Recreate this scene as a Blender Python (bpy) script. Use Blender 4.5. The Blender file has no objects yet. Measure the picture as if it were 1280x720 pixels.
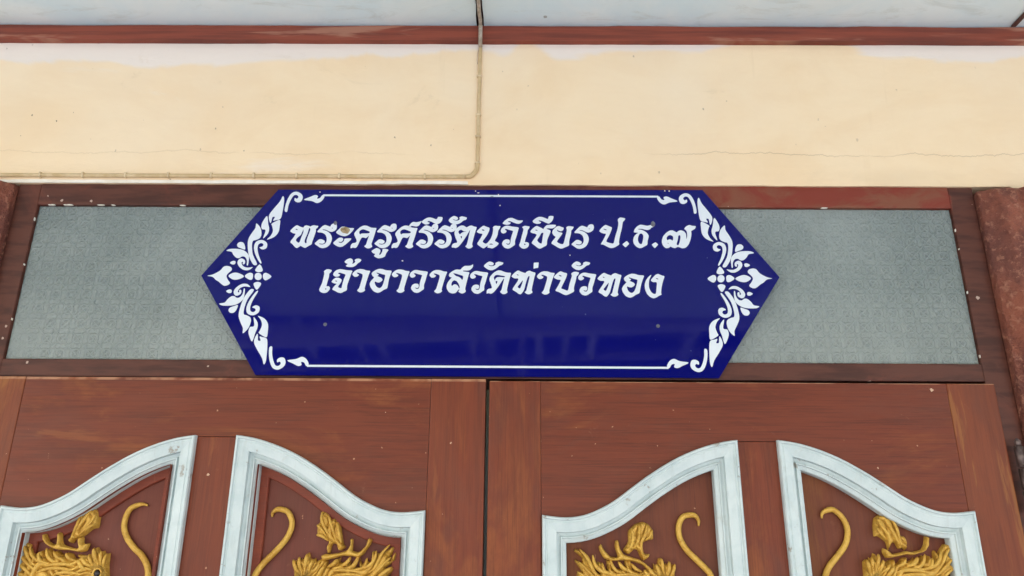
import bpy, bmesh, math, random
import numpy as np
from mathutils import Vector, Matrix, noise
from mathutils.geometry import tessellate_polygon

random.seed(7)
SC = bpy.context.scene
COL = SC.collection

# ------------------------------------------------------------------ camera
PITCH, ROLL, YAW, FPX = math.radians(18.546), math.radians(0.4226), math.radians(-0.435), 945.4
CAM = Vector((0.0, -1.15, 1.72))
_f = Vector((math.sin(YAW) * math.cos(PITCH), math.cos(YAW) * math.cos(PITCH), math.sin(PITCH)))
_r = Vector((math.cos(YAW), -math.sin(YAW), 0))
_u = _r.cross(_f)
R_ = math.cos(ROLL) * _r + math.sin(ROLL) * _u
U_ = -math.sin(ROLL) * _r + math.cos(ROLL) * _u
cd = bpy.data.cameras.new('camera')
cam = bpy.data.objects.new('camera', cd)
COL.objects.link(cam)
cd.sensor_width = 36
cd.lens = 36 * FPX / 1280
cd.clip_start = 0.02
cd.clip_end = 5000
m = Matrix((R_, U_, -_f)).transposed().to_4x4()
m.translation = CAM
cam.matrix_world = m
SC.camera = cam

# ------------------------------------------------------------------ sky, sun, exposure
SUN_EL, SUN_AZ = math.radians(52), math.radians(205)   # azimuth from +Y clockwise: behind the camera, to its left
w = bpy.data.worlds.new('World')
SC.world = w
w.use_nodes = True
nt = w.node_tree
sky = nt.nodes.new('ShaderNodeTexSky')
sky.sky_type = 'NISHITA'
sky.sun_disc = False
sky.sun_elevation = SUN_EL
sky.sun_rotation = SUN_AZ
sky.air_density = 1.6
sky.dust_density = 3.0
nt.links.new(sky.outputs[0], nt.nodes['Background'].inputs[0])
nt.nodes['Background'].inputs[1].default_value = 0.15
sl = bpy.data.lights.new('sun', 'SUN')
sl.energy = 2.6
sl.angle = math.radians(0.5)
sl.color = (1.0, 0.96, 0.91)
so = bpy.data.objects.new('sun', sl)
COL.objects.link(so)
sd = Vector((math.sin(SUN_AZ) * math.cos(SUN_EL), math.cos(SUN_AZ) * math.cos(SUN_EL), math.sin(SUN_EL)))
so.rotation_euler = sd.to_track_quat('Z', 'Y').to_euler()
so.location = sd * 20
SC.view_settings.view_transform = 'Standard'
SC.view_settings.look = 'None'
SC.view_settings.exposure = 1.84
SC.view_settings.gamma = 1
SC.cycles.use_denoising = True
SC.cycles.max_bounces = 10
SC.cycles.diffuse_bounces = 6
SC.cycles.caustics_reflective = False
SC.cycles.caustics_refractive = False

# ------------------------------------------------------------------ helpers
def P(x, y, Y=0.0):
    """photo pixel -> world point on the vertical plane at depth Y"""
    d = (x - 640) / FPX * R_ - (y - 360) / FPX * U_ + _f
    return CAM + d * ((Y - CAM.y) / d.y)

def P2(x, y, Y=0.0):
    p = P(x, y, Y)
    return (p.x, p.z)

def lin(r, g, b, k=1.0):
    def c(v):
        v /= 255
        return (v / 12.92 if v <= 0.04045 else ((v + 0.055) / 1.055) ** 2.4) * k
    return (c(r), c(g), c(b), 1)

def empty(name, label, cat, loc, group=None):
    o = bpy.data.objects.new(name, None)
    o.empty_display_size = 0.1
    COL.objects.link(o)
    o.location = loc
    tag(o, label, cat, group)
    return o

def tag(o, label, cat, group=None):
    o['label'] = label
    o['category'] = cat
    if group:
        o['group'] = group

def mesh_obj(name, verts, faces, mat, parent=None, smooth=False):
    """verts in world coordinates"""
    off = Vector(parent_loc(parent))
    me = bpy.data.meshes.new(name)
    me.from_pydata([tuple(Vector(v) - off) for v in verts], [], faces)
    bm = bmesh.new()
    bm.from_mesh(me)
    bmesh.ops.recalc_face_normals(bm, faces=bm.faces)
    bm.to_mesh(me)
    bm.free()
    if smooth:
        for p in me.polygons:
            p.use_smooth = True
    me.materials.append(mat)
    o = bpy.data.objects.new(name, me)
    COL.objects.link(o)
    o.parent = parent
    return o

def parent_loc(p):
    v = Vector((0, 0, 0))
    while p is not None:
        v = v + p.location
        p = p.parent
    return v

def box(name, x0, x1, y0, y1, z0, z1, mat, parent=None, bev=0.0):
    off = parent_loc(parent)
    bm = bmesh.new()
    bmesh.ops.create_cube(bm, size=1)
    for v in bm.verts:
        v.co = Vector((x0 + (v.co.x + .5) * (x1 - x0), y0 + (v.co.y + .5) * (y1 - y0), z0 + (v.co.z + .5) * (z1 - z0))) - off
    if bev:
        bmesh.ops.bevel(bm, geom=list(bm.edges), offset=bev, segments=2, affect='EDGES', profile=.6)
    me = bpy.data.meshes.new(name)
    bm.to_mesh(me)
    bm.free()
    me.materials.append(mat)
    o = bpy.data.objects.new(name, me)
    COL.objects.link(o)
    o.parent = parent
    return o

def slab(name, outer, holes, yf, yb, mat, parent=None, bev=0.0):
    """polygon in (x, z) given front depth yf and back depth yb"""
    loops = [list(outer)] + [list(h) for h in holes]
    tris = tessellate_polygon([[Vector((x, z, 0)) for x, z in L] for L in loops])
    flat = [p for L in loops for p in L]
    n = len(flat)
    V = [(x, yf, z) for x, z in flat] + [(x, yb, z) for x, z in flat]
    F = [tuple(t) for t in tris] + [tuple(i + n for i in reversed(t)) for t in tris]
    s = 0
    for L in loops:
        k = len(L)
        for i in range(k):
            a, b = s + i, s + (i + 1) % k
            F.append((a, b, b + n, a + n))
        s += k
    return mesh_obj(name, V, F, mat, parent)

def catmull(pts, n=3, closed=True):
    out = []
    k = len(pts)
    for i in range(k if closed else k - 1):
        p = [pts[(i + j) % k] if closed else pts[min(max(i + j, 0), k - 1)] for j in (-1, 0, 1, 2)]
        for s in range(n):
            t = s / n
            out.append(tuple(.5 * (2 * p[1][c] + (p[2][c] - p[0][c]) * t + (2 * p[0][c] - 5 * p[1][c] + 4 * p[2][c] - p[3][c]) * t * t
                                   + (3 * p[1][c] - p[0][c] - 3 * p[2][c] + p[3][c]) * t ** 3) for c in range(len(pts[0]))))
    if not closed:
        out.append(tuple(pts[-1]))
    return out

def chaikin(pts, r=.2, it=2):
    for _ in range(it):
        q = []
        for i in range(len(pts)):
            a, b = pts[i], pts[(i + 1) % len(pts)]
            q += [tuple(a[c] + (b[c] - a[c]) * r for c in (0, 1)), tuple(b[c] + (a[c] - b[c]) * r for c in (0, 1))]
        pts = q
    return pts

def tube(name, pts, radii, mat, parent=None, seg=10, squash=1.0, axis=(0, 1, 0)):
    V, F = [], []
    pts = [Vector(p) for p in pts]
    ax = Vector(axis)
    for i, p in enumerate(pts):
        t = (pts[min(i + 1, len(pts) - 1)] - pts[max(i - 1, 0)]).normalized()
        n1 = ax
        if abs(t.dot(ax)) > .95:
            n1 = Vector((1, 0, 0))
        n2 = t.cross(n1).normalized()
        n1 = n2.cross(t).normalized()
        r = radii[i] if hasattr(radii, '__len__') else radii
        for k in range(seg):
            a = 2 * math.pi * k / seg
            V.append(p + n2 * math.cos(a) * r + n1 * math.sin(a) * r * squash)
    for i in range(len(pts) - 1):
        for k in range(seg):
            F.append((i * seg + k, i * seg + (k + 1) % seg, (i + 1) * seg + (k + 1) % seg, (i + 1) * seg + k))
    F.append(tuple(range(seg)))
    F.append(tuple(range((len(pts) - 1) * seg, len(pts) * seg)))
    return mesh_obj(name, V, F, mat, parent, smooth=True)

# ------------------------------------------------------------------ material helper
class MB:
    def __init__(s, name):
        s.m = bpy.data.materials.new(name)
        s.m.use_nodes = True
        s.t = s.m.node_tree
        s.b = s.t.nodes['Principled BSDF']
        s.pos = s.t.nodes.new('ShaderNodeNewGeometry').outputs['Position']
        sp = s.t.nodes.new('ShaderNodeSeparateXYZ')
        s.t.links.new(s.pos, sp.inputs[0])
        s.x, s.y, s.z = sp.outputs
    def put(s, sock, v):
        if isinstance(v, bpy.types.NodeSocket):
            s.t.links.new(v, sock)
        elif v is not None:
            sock.default_value = v
    def math(s, op, a, b=None, c=None, clamp=False):
        n = s.t.nodes.new('ShaderNodeMath')
        n.operation = op
        n.use_clamp = clamp
        for i, v in enumerate((a, b, c)):
            if v is not None:
                s.put(n.inputs[i], v)
        return n.outputs[0]
    def add(s, a, b): return s.math('ADD', a, b)
    def sub(s, a, b): return s.math('SUBTRACT', a, b)
    def mul(s, a, b): return s.math('MULTIPLY', a, b)
    def scaled(s, sx, sy, sz, off=(0, 0, 0), src=None):
        n = s.t.nodes.new('ShaderNodeMapping')
        n.inputs['Scale'].default_value = (sx, sy, sz)
        n.inputs['Location'].default_value = off
        s.t.links.new(src or s.pos, n.inputs[0])
        return n.outputs[0]
    def noise(s, vec=None, scale=5, detail=4, rough=.55, dist=0):
        n = s.t.nodes.new('ShaderNodeTexNoise')
        s.put(n.inputs['Vector'], vec or s.pos)
        n.inputs['Scale'].default_value = scale
        n.inputs['Detail'].default_value = detail
        n.inputs['Roughness'].default_value = rough
        n.inputs['Distortion'].default_value = dist
        return n.outputs[0]
    def voro(s, vec=None, scale=5, rand=1.0, out='Distance'):
        n = s.t.nodes.new('ShaderNodeTexVoronoi')
        s.put(n.inputs['Vector'], vec or s.pos)
        n.inputs['Scale'].default_value = scale
        n.inputs['Randomness'].default_value = rand
        return n.outputs['Distance'], n.outputs['Color']
    def ramp(s, v, a, b, lo=0.0, hi=1.0):
        n = s.t.nodes.new('ShaderNodeMapRange')
        n.interpolation_type = 'SMOOTHSTEP'
        s.put(n.inputs[0], v)
        s.put(n.inputs[1], a)
        s.put(n.inputs[2], b)
        n.inputs[3].default_value = lo
        n.inputs[4].default_value = hi
        return n.outputs[0]
    def mix(s, f, a, b, mode='MIX'):
        n = s.t.nodes.new('ShaderNodeMix')
        n.data_type = 'RGBA'
        n.blend_type = mode
        s.put(n.inputs[0], f)
        s.put(n.inputs[6], a)
        s.put(n.inputs[7], b)
        return n.outputs[2]
    def bump(s, h, strength=.3, dist=.002):
        n = s.t.nodes.new('ShaderNodeBump')
        n.inputs['Strength'].default_value = strength
        n.inputs['Distance'].default_value = dist
        s.put(n.inputs['Height'], h)
        s.t.links.new(n.outputs[0], s.b.inputs['Normal'])
    def specks(s, scale, size, keep=.5, stretch=(1, 1, 1)):
        ad = s.t.nodes.new('ShaderNodeVectorMath')
        ad.operation = 'MULTIPLY_ADD'
        nz = s.t.nodes.new('ShaderNodeTexNoise')
        nz.inputs['Scale'].default_value = 400
        s.t.links.new(s.pos, nz.inputs['Vector'])
        s.t.links.new(nz.outputs['Color'], ad.inputs[0])
        ad.inputs[1].default_value = (.0035, .0035, .0035)
        s.t.links.new(s.scaled(*stretch), ad.inputs[2])
        d, c = s.voro(ad.outputs[0], scale)
        sp = s.t.nodes.new('ShaderNodeSeparateColor')
        s.t.links.new(c, sp.inputs[0])
        th = s.mul(s.ramp(sp.outputs[0], keep, 1.0), size)
        return s.math('LESS_THAN', d, th)
    def done(s, col, rough=.6, **kw):
        s.put(s.b.inputs['Base Color'], col)
        s.put(s.b.inputs['Roughness'], rough)
        for k, v in kw.items():
            s.put(s.b.inputs[k.replace('_', ' ')], v)
        return s.m

ZTOP = P(640, 475.5, -.004).z
def wood(name, axis, base, light, dark, rough=.36):
    b = MB(name)
    st = (1.5, 12, 22) if axis == 'x' else (22, 12, 1.5)
    rnd = b.t.nodes.new('ShaderNodeObjectInfo').outputs['Random']
    off = b.t.nodes.new('ShaderNodeVectorMath')
    off.operation = 'ADD'
    b.t.links.new(b.pos, off.inputs[0])
    cb = b.t.nodes.new('ShaderNodeCombineXYZ')
    for i in range(3):
        b.t.links.new(b.mul(rnd, 7.3 + i), cb.inputs[i])
    b.t.links.new(cb.outputs[0], off.inputs[1])
    v = off.outputs[0]
    g1 = b.noise(b.scaled(*[q * 1.6 for q in st], src=v), 2.2, 7, .68, .5)
    g2 = b.noise(b.scaled(*[q * (2.2 if q < 5 else 7) for q in st], src=v), 3.5, 4, .65)
    big = b.noise(b.scaled(*((1.6, 2, 4.5) if axis == 'x' else (4.5, 2, 1.6)), src=v), 2.0, 6, .65, .7)
    big2 = b.noise(b.scaled(*((1.5, 2, 3.5) if axis == 'x' else (3.5, 2, 1.5)), off=(3, 1, 2), src=v), 3.0, 6, .68, .5)
    c = b.mix(b.ramp(g1, .44, .70, 0, .52), base, dark)
    c = b.mix(b.ramp(big2, .48, .72, 0, .6), c, lin(100, 57, 44))
    c = b.mix(b.ramp(big, .50, .68, 0, .8), c, light)
    c = b.mix(b.ramp(g2, .46, .66, 0, .45), c, dark)
    # patches where the varnish has worn through along the grain
    g3 = b.noise(b.scaled(*[q * (.8 if q < 5 else .42) for q in st], off=(1, 5, 3), src=v), 1.7, 6, .66, .4)
    c = b.mix(b.ramp(g3, .61, .66, 0, .55), c, light)
    # scuffs
    sc = b.mul(b.ramp(b.noise(b.scaled(1, 1, 1, src=v), 38, 5, .75, 1.0), .64, .72), b.ramp(big2, .4, .6))
    c = b.mix(b.mul(sc, .3), c, lin(170, 118, 92))
    # bare, paler wood along the worn top edge of the leaves
    we = b.math('ABSOLUTE', b.sub(b.z, ZTOP))
    c = b.mix(b.mul(b.ramp(we, .0018, .0026, 1, 0), b.ramp(b.noise(None, 30, 3), .36, .6, .05, .7)), c, lin(190, 140, 108))
    sp = b.specks(22, .060, .5)
    c = b.mix(b.mul(sp, .8), c, lin(220, 182, 152))
    sp = b.specks(75, .09, .72)
    c = b.mix(b.mul(sp, .7), c, lin(200, 150, 120))
    sv = b.specks(26, .060, .62, (1.6, 1, .28))
    c = b.mix(b.mul(sv, .55), c, lin(196, 140, 106))
    b.bump(b.add(g1, b.mul(g2, .5)), .22, .0012)
    return b.done(c, b.ramp(big, .3, .7, rough - .06, rough + .16), Specular_IOR_Level=.25)

M = {}
M['wood_v'] = wood('door_wood_vertical', 'z', lin(121, 55, 33), lin(142, 78, 43), lin(86, 39, 26))
M['wood_h'] = wood('door_wood_horizontal', 'x', lin(116, 52, 32), lin(140, 78, 42), lin(80, 37, 26))
M['wood_gold'] = wood('door_wood_worn', 'z', lin(125, 61, 35), lin(154, 98, 51), lin(95, 44, 28))
M['panel'] = wood('panel_wood', 'z', lin(112, 58, 46), lin(122, 70, 54), lin(92, 48, 40), .5)
M['panel_warm'] = wood('panel_wood_warm', 'z', lin(112, 58, 38), lin(130, 80, 46), lin(88, 46, 35), .5)
M['fillet'] = wood('fillet_wood', 'x', lin(132, 62, 44), lin(146, 76, 52), lin(104, 50, 40), .5)

b = MB('frame_paint')
n1 = b.noise(b.scaled(3, 3, 20), 3, 5, .6)
n2 = b.noise(b.scaled(5, 5, 9), 2.2, 5, .65, .8)
dk = b.mix(b.ramp(n1, .4, .65), lin(92, 52, 41), lin(70, 38, 30))
dk = b.mix(b.ramp(b.noise(None, 9, 5, .7, .5), .55, .70, 0, .6), dk, lin(112, 60, 46))
rd = b.mix(b.ramp(n2, .42, .6), lin(128, 54, 40), lin(128, 76, 56))
# only the head of the frame was given a second, redder coat, most of it right of the sign
fr = b.ramp(b.add(b.x, b.mul(b.sub(n2, .5), .5)), -.05, .40)
zc = P(640, 262, .012).z
fr = b.mul(fr, b.ramp(b.add(b.z, b.mul(b.sub(n2, .5), .02)), zc - .012, zc + .004))
fr = b.mul(fr, b.ramp(b.add(b.x, b.mul(n2, .03)), P(1189, 262, .012).x + .008, P(1189, 262, .012).x + .014, 1, 0))
c = b.mix(fr, dk, rd)
c = b.mix(b.mul(b.specks(42, .12, .66), .8), c, lin(200, 175, 160))
b.bump(b.add(n1, n2), .35, .002)
M['frame'] = b.done(c, .5, Specular_IOR_Level=.3)

b = MB('cornice_paint')
n1 = b.noise(b.scaled(1.5, 3, 30), 3, 5, .62)
n2 = b.noise(b.scaled(2.5, 3, 25), 1.6, 4, .6, .5)
c = b.mix(b.ramp(n1, .4, .65), lin(140, 70, 52), lin(112, 56, 44))
c = b.mix(b.ramp(n2, .56, .66, 0, .8), c, lin(168, 118, 96))
b.bump(n1, .3, .002)
M['cornice'] = b.done(c, .55, Specular_IOR_Level=.3)

b = MB('cream_plaster')
zt = P(640, 51).z
n0 = b.noise(None, 1.3, 4, .6)
n1 = b.noise(b.scaled(1, 1, 1.6), 5, 6, .6, .5)
n2 = b.noise(b.scaled(1, 1, 2.2), 2.3, 5, .62, .7)
n3 = b.noise(None, 60, 3, .6)
c = b.mix(b.ramp(n1, .35, .7), lin(247, 222, 184), lin(242, 213, 172))
c = b.mix(b.ramp(n0, .45, .65, 0, .5), c, lin(242, 223, 194))
# strip of bare primer under the cornice where the cream coat stops short: deep on the left, thin on the right
edge = b.add(b.math('MULTIPLY_ADD', b.ramp(b.x, -.85, .0), -.030, .054), b.mul(b.sub(n2, .5), .10))
edge = b.sub(edge, b.mul(b.ramp(b.x, -.03, .02), .028))
edge = b.add(edge, b.mul(b.ramp(b.x, .55, .66), .026))
edge = b.add(edge, b.mul(b.mul(b.ramp(b.x, .0, .08), b.ramp(b.x, .30, .42, 1, 0)), .030))
pr = b.ramp(b.sub(b.sub(zt, b.z), edge), -.006, .006, 1, 0)
c = b.mix(b.mul(pr, .92), c, lin(238, 226, 214))
pt = b.ramp(b.noise(b.scaled(1, 1, 2.4, off=(4, 2, 9)), 3.1, 5, .6, .6), .60, .68, 0, .6)
c = b.mix(b.mul(pt, b.ramp(b.x, .05, -.1)), c, lin(242, 228, 210))
lo = P(640, 222).z
stain = b.mul(b.ramp(n2, .45, .6, 0, .35), b.ramp(b.z, lo + .03, lo, 0, 1))
c = b.mix(stain, c, lin(222, 196, 158))
sp = b.math('MAXIMUM', b.specks(24, .075, .40, (1, 1, .75)), b.specks(48, .070, .45, (1, 1, .6)))
sm = b.ramp(b.noise(None, 3.0, 3), .42, .6)
c = b.mix(b.mul(b.mul(sp, .85), b.add(b.mul(sm, .7), .3)), c, lin(128, 104, 84))
# faint rain-like dribbles and rubbed dirt
dr = b.mul(b.ramp(b.noise(b.scaled(9, 1, .8), 3.0, 5, .65), .58, .74, 0, .30), b.ramp(b.noise(None, 2.2, 3), .45, .6))
c = b.mix(dr, c, lin(214, 184, 142))
db = b.ramp(b.noise(b.scaled(1, 1, 1.8, off=(7, 3, 1)), 7.0, 6, .7, .8), .60, .76, 0, .34)
c = b.mix(db, c, lin(206, 182, 146))
# hairline crack wandering along the wall on both sides of the cable
ck = b.add(b.mul(b.sub(b.noise(b.scaled(1, 0, 0), 4.2, 8, .75), .5), .050), P(640, 192).z)
cd_ = b.math('ABSOLUTE', b.sub(b.z, ck))
crk = b.mul(b.ramp(cd_, .0003, .0011, 1, 0), b.ramp(b.noise(b.scaled(1, 0, 0, off=(5, 0, 0)), 6, 3), .36, .52, .1, 1))
crk = b.mul(crk, b.ramp(b.math('ABSOLUTE', b.add(b.x, -.02)), .17, .30))
c = b.mix(b.mul(b.mul(crk, .42), b.ramp(b.x, -.2, .3, .45, 1)), c, lin(170, 140, 108))
tr = b.noise(b.scaled(1, 1, 3.5, off=(2, 0, 4)), 11, 5, .6, .5)
b.bump(b.sub(b.add(b.add(b.mul(n1, .8), b.mul(n3, .22)), b.add(n2, b.mul(tr, .55))), b.mul(crk, .5)), .32, .006)
M['plaster'] = b.done(c, .75)

b = MB('ceiling_paint')
n1 = b.noise(None, 4, 6, .62, .6)
n2 = b.noise(b.scaled(1, 1, 1), 1.5, 3)
c = b.mix(b.ramp(n1, .35, .7), lin(212, 232, 240), lin(228, 238, 240))
c = b.mix(b.ramp(n2, .5, .7, 0, .6), c, lin(206, 222, 220))
c = b.mix(b.mul(b.specks(20, .07, .7), .6), c, lin(120, 120, 110))
c = b.mix(b.ramp(b.noise(b.scaled(1, 3, 1), 9, 6, .7, .8), .52, .70, 0, .5), c, lin(196, 206, 204))
b.bump(n1, .6, .006)
M['ceiling'] = b.done(c, .7)

b = MB('rough_oxide_plaster')
n1 = b.noise(b.scaled(1, 1, .7), 14, 7, .7, .4)
n2 = b.noise(b.scaled(1.5, 1, .5), 5, 4, .6)
n3 = b.noise(None, 90, 4, .7)
c = b.mix(b.ramp(n1, .38, .62), lin(108, 58, 46), lin(152, 86, 64))
c = b.mix(b.ramp(n2, .5, .7, 0, .6), c, lin(112, 70, 62))
c = b.mix(b.ramp(n3, .52, .66, 0, .55), c, lin(188, 130, 104))
b.bump(b.add(n1, b.mul(n3, .8)), 1.0, .010)
M['pilaster'] = b.done(c, .7)

b = MB('pale_blue_paint')
n1 = b.noise(b.scaled(6, 3, 6), 4, 6, .65, .4)
n2 = b.noise(None, 45, 4, .7)
n3 = b.noise(b.scaled(30, 3, 4), 4, 5, .65)
c = b.mix(b.ramp(n1, .36, .66), lin(206, 216, 216), lin(192, 205, 206))
c = b.mix(b.ramp(n3, .54, .76, 0, .35), c, lin(172, 178, 174))
c = b.mix(b.ramp(b.noise(None, 13, 6, .72, .6), .56, .72, 0, .4), c, lin(182, 180, 168))
ch = b.mul(b.ramp(n2, .61, .66), b.ramp(n1, .48, .58))
c = b.mix(b.mul(ch, .75), c, lin(150, 136, 120))
b.bump(b.sub(b.add(n3, b.mul(n2, .4)), ch), .5, .0016)
M['blue_paint'] = b.done(c, .5)

b = MB('gilding')
n1 = b.noise(None, 40, 6, .7, .5)
n2 = b.noise(None, 160, 4, .7)
c = b.mix(b.ramp(n1, .36, .66), lin(222, 176, 78), lin(196, 146, 54))
c = b.mix(b.ramp(n2, .60, .74, 0, .5), c, lin(140, 98, 48))
b.bump(b.add(n1, b.mul(n2, .6)), .9, .004)
M['gold'] = b.done(c, .40, Metallic=.12)

b = MB('figured_glass')
S = 1 / .0245
def tri(v):
    return b.math('PINGPONG', v, .5)
u, v = b.mul(b.x, S), b.mul(b.z, S)
fu, fv = b.sub(b.math('FRACT', u), .5), b.sub(b.math('FRACT', v), .5)
rr = b.math('SQRT', b.add(b.mul(fu, fu), b.mul(fv, fv)))
ring = b.ramp(b.math('ABSOLUTE', b.sub(rr, .30)), .03, .10, 1, 0)
dg1 = b.ramp(tri(b.add(u, v)), .03, .12, 1, 0)
dg2 = b.ramp(tri(b.sub(u, v)), .03, .12, 1, 0)
fu2, fv2 = b.sub(.5, b.math('ABSOLUTE', fu)), b.sub(.5, b.math('ABSOLUTE', fv))
star = b.ramp(b.mul(b.add(fu2, .04), b.add(fv2, .04)), .004, .018, 1, 0)
star = b.mul(star, b.ramp(b.add(fu2, fv2), .16, .32, 1, 0))
h = b.math('MAXIMUM', b.math('MAXIMUM', ring, star), b.math('MAXIMUM', dg1, dg2))
gr = b.noise(b.scaled(1.3, 1, .75), 190, 4, .75)
cl = b.noise(None, 5, 4, .6)
fade = b.ramp(b.noise(None, 3.2, 3, .6), .32, .60, .35, 1.0)
c = b.mix(b.ramp(cl, .35, .7), lin(160, 173, 170), lin(184, 195, 191))
c = b.mix(b.mul(b.mul(h, fade), .09), c, lin(206, 222, 220))
c = b.mix(b.ramp(gr, .52, .70, 0, .35), c, lin(116, 134, 133))
c = b.mix(b.ramp(gr, .46, .30, 0, .4), c, lin(196, 208, 205))
refl_lo = b.mul(b.ramp(b.add(b.z, b.mul(b.sub(cl, .5), .12)), P(640, 440, .02).z, P(640, 360, .02).z, .6, 0), b.ramp(cl, .3, .6, .6, 1))  # lower pane paler: brightness of a reflection put into the glass colour
c = b.mix(refl_lo, c, lin(198, 206, 200))
b.bump(b.add(b.mul(b.mul(h, fade), .6), b.mul(gr, 1.1)), .85, .0036)
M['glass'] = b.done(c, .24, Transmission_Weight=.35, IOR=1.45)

b = MB('sign_blue')
n = b.noise(None, 9, 4, .6)
c = b.mix(n, lin(7, 10, 104), lin(6, 9, 96))
c = b.mix(b.mul(b.specks(55, .06, .8), .5), c, lin(120, 130, 170))
M['sign'] = b.done(c, b.ramp(b.noise(None, 14, 4), .4, .7, .045, .075), IOR=1.5, Specular_IOR_Level=.30)
b = MB('sign_white')
M['white'] = b.done(b.mix(b.noise(None, 70, 3), lin(228, 234, 241), lin(216, 224, 232)), .3)

def simple(name, a, c2, rough, sc=30, bmp=.2, **kw):
    b = MB(name)
    n = b.noise(None, sc, 5, .65)
    b.bump(n, bmp, .002)
    return b.done(b.mix(b.ramp(n, .35, .65), a, c2), rough, **kw)
M['cable'] = simple('cable_cream', lin(214, 190, 150), lin(196, 168, 122), .6)
M['cable_bare'] = simple('cable_grey', lin(190, 176, 160), lin(150, 134, 116), .6, 80)
M['clip'] = simple('clip_paint', lin(226, 204, 166), lin(200, 176, 138), .6)
M['caulk'] = simple('white_caulk', lin(246, 240, 228), lin(232, 222, 204), .7, 20)
M['dab'] = simple('dried_mud', lin(176, 160, 128), lin(140, 118, 82), .9, 160, .6)
M['chip'] = simple('grey_chip', lin(120, 120, 128), lin(84, 84, 96), .7, 160)
M['steel'] = simple('hinge_metal', lin(112, 96, 92), lin(78, 62, 58), .45, 60, Metallic=.5)
M['black'] = simple('eye_black', lin(40, 26, 26), lin(30, 20, 20), .3)
M['dark_wood'] = simple('batten_brown', lin(92, 54, 46), lin(70, 42, 36), .6)
M['concrete'] = simple('concrete', lin(160, 162, 164), lin(142, 144, 148), .8, 3)
M['ground'] = simple('pale_concrete_ground', lin(168, 171, 174), lin(150, 152, 156), .9, 1.2)
M['tile'] = simple('dark_floor_tile', lin(96, 92, 90), lin(84, 80, 78), .35, 3)
M['interior'] = simple('interior_paint', lin(150, 152, 145), lin(135, 138, 132), .8, 2)
M['sheet'] = simple('roof_sheet', lin(30, 30, 34), lin(24, 24, 28), .6, 3)
M['beam'] = simple('pale_beam', lin(232, 232, 230), lin(222, 222, 220), .6, 6)

# ------------------------------------------------------------------ measured lines
ZC = P(640, 31, -.012).z                      # ceiling height
FY = .004                                      # front of the door frame
LY = -.004                                     # front of the door leaves
ZB = P(640, 231, 0).z                          # lower edge of the plaster over the door
XG0 = .5 * (P(46, 253, FY).x + P(4, 450, FY).x)
XG1 = .5 * (P(1189, 262, FY).x + P(1228, 455, FY).x)
XP0, XP1 = P(14, 270, FY).x, P(1229.5, 300, FY).x    # inner edges of the pilasters
ZG1, ZG0 = P(640, 258, FY).z, P(640, 451.5, FY).z
ZD = P(640, 475.5, LY).z                       # top of the leaves
XM = P(609, 500, LY).x
XR = P(1243.5, 482, LY).x
XL = 2 * XM - XR

# ------------------------------------------------------------------ setting: ground, floor, ceiling
def structure(o):
    o['kind'] = 'structure'
    return o
structure(mesh_obj('ground', [(-600, -600, -.30), (600, -600, -.30), (600, 600, -.30), (-600, 600, -.30)], [(0, 1, 2, 3)], M['ground']))
structure(box('porch_floor', -4, 4, -2.3, .3, -.296, 0, M['tile'], None, .01))

ce = bpy.data.objects.new('ceiling', None)
COL.objects.link(ce)
ce.location = (0, -.9, ZC)
structure(ce)
XJ = P(600.5, 20, -.012).x
XBt = P(1265, 31, -.012).x
xs = [-4, XJ - (XBt - XJ), XJ - .0065, XJ + .0065, XBt, 4]
def ceil_panel(x0, x1, ragged=None):
    n = 60
    pts = []
    for i in range(n + 1):
        y = -1.86 + (1.86 - .001) * i / n
        k = (noise.noise((y * 25, 3, 1)) + .6 * noise.noise((y * 90, 8, 1))) * .0022 if ragged == 'r' else 0
        pts.append((x1 + k, y))
    for i in range(n + 1):
        y = -.001 - (1.86 - .001) * i / n
        k = (noise.noise((y * 25, 13, 1)) + .6 * noise.noise((y * 90, 18, 1))) * .0022 if ragged == 'l' else 0
        pts.append((x0 + k, y))
    tr = tessellate_polygon([[Vector((x, y, 0)) for x, y in pts]])
    k = len(pts)
    V = [(x, y, ZC) for x, y in pts] + [(x, y, ZC + .006) for x, y in pts]
    F = [tuple(t) for t in tr] + [tuple(i + k for i in t) for t in tr] + [(i, (i + 1) % k, (i + 1) % k + k, i + k) for i in range(k)]
    return mesh_obj('ceiling_panel', V, F, M['ceiling'], ce)
ceil_panel(xs[0], xs[1] - .002)
ceil_panel(xs[1] + .002, xs[2], 'r')
ceil_panel(xs[3], xs[4] - .002, 'l')
ceil_panel(xs[4] + .002, xs[5])
box('batten', XBt - .004, XBt + .004, -1.85, -.014, ZC - .004, ZC - .0005, M['dark_wood'], ce, .001)
box('batten', xs[1] - .004, xs[1] + .004, -1.85, -.014, ZC - .004, ZC - .0005, M['dark_wood'], ce, .001)
box('backing_board', -4, 4, -1.86, .2, ZC + .03, ZC + .05, M['dark_wood'], ce)

# ------------------------------------------------------------------ wall over and beside the door
wl = empty('plaster_wall', 'cream painted plaster wall above the doorway with fly specks and hairline cracks', 'wall', (0, .1, 0))
XO0, XO1 = XP0 - .06, XP1 + .06
# the lower edge over the door is hand finished, so it wanders a little
lip = []
for i in range(81):
    x = XO0 + (XO1 - XO0) * i / 80
    lip.append((x, ZB + .0012 * noise.noise((x * 9, 0, 0)) + .0007 * noise.noise((x * 40, 5, 0))))
slab('plaster', [(-4, 0), (-4, ZC - .0005), (4, ZC - .0005), (4, 0), (XO1, 0)] + lip[::-1] + [(XO0, 0)], [], 0, .2, M['plaster'], wl)
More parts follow.
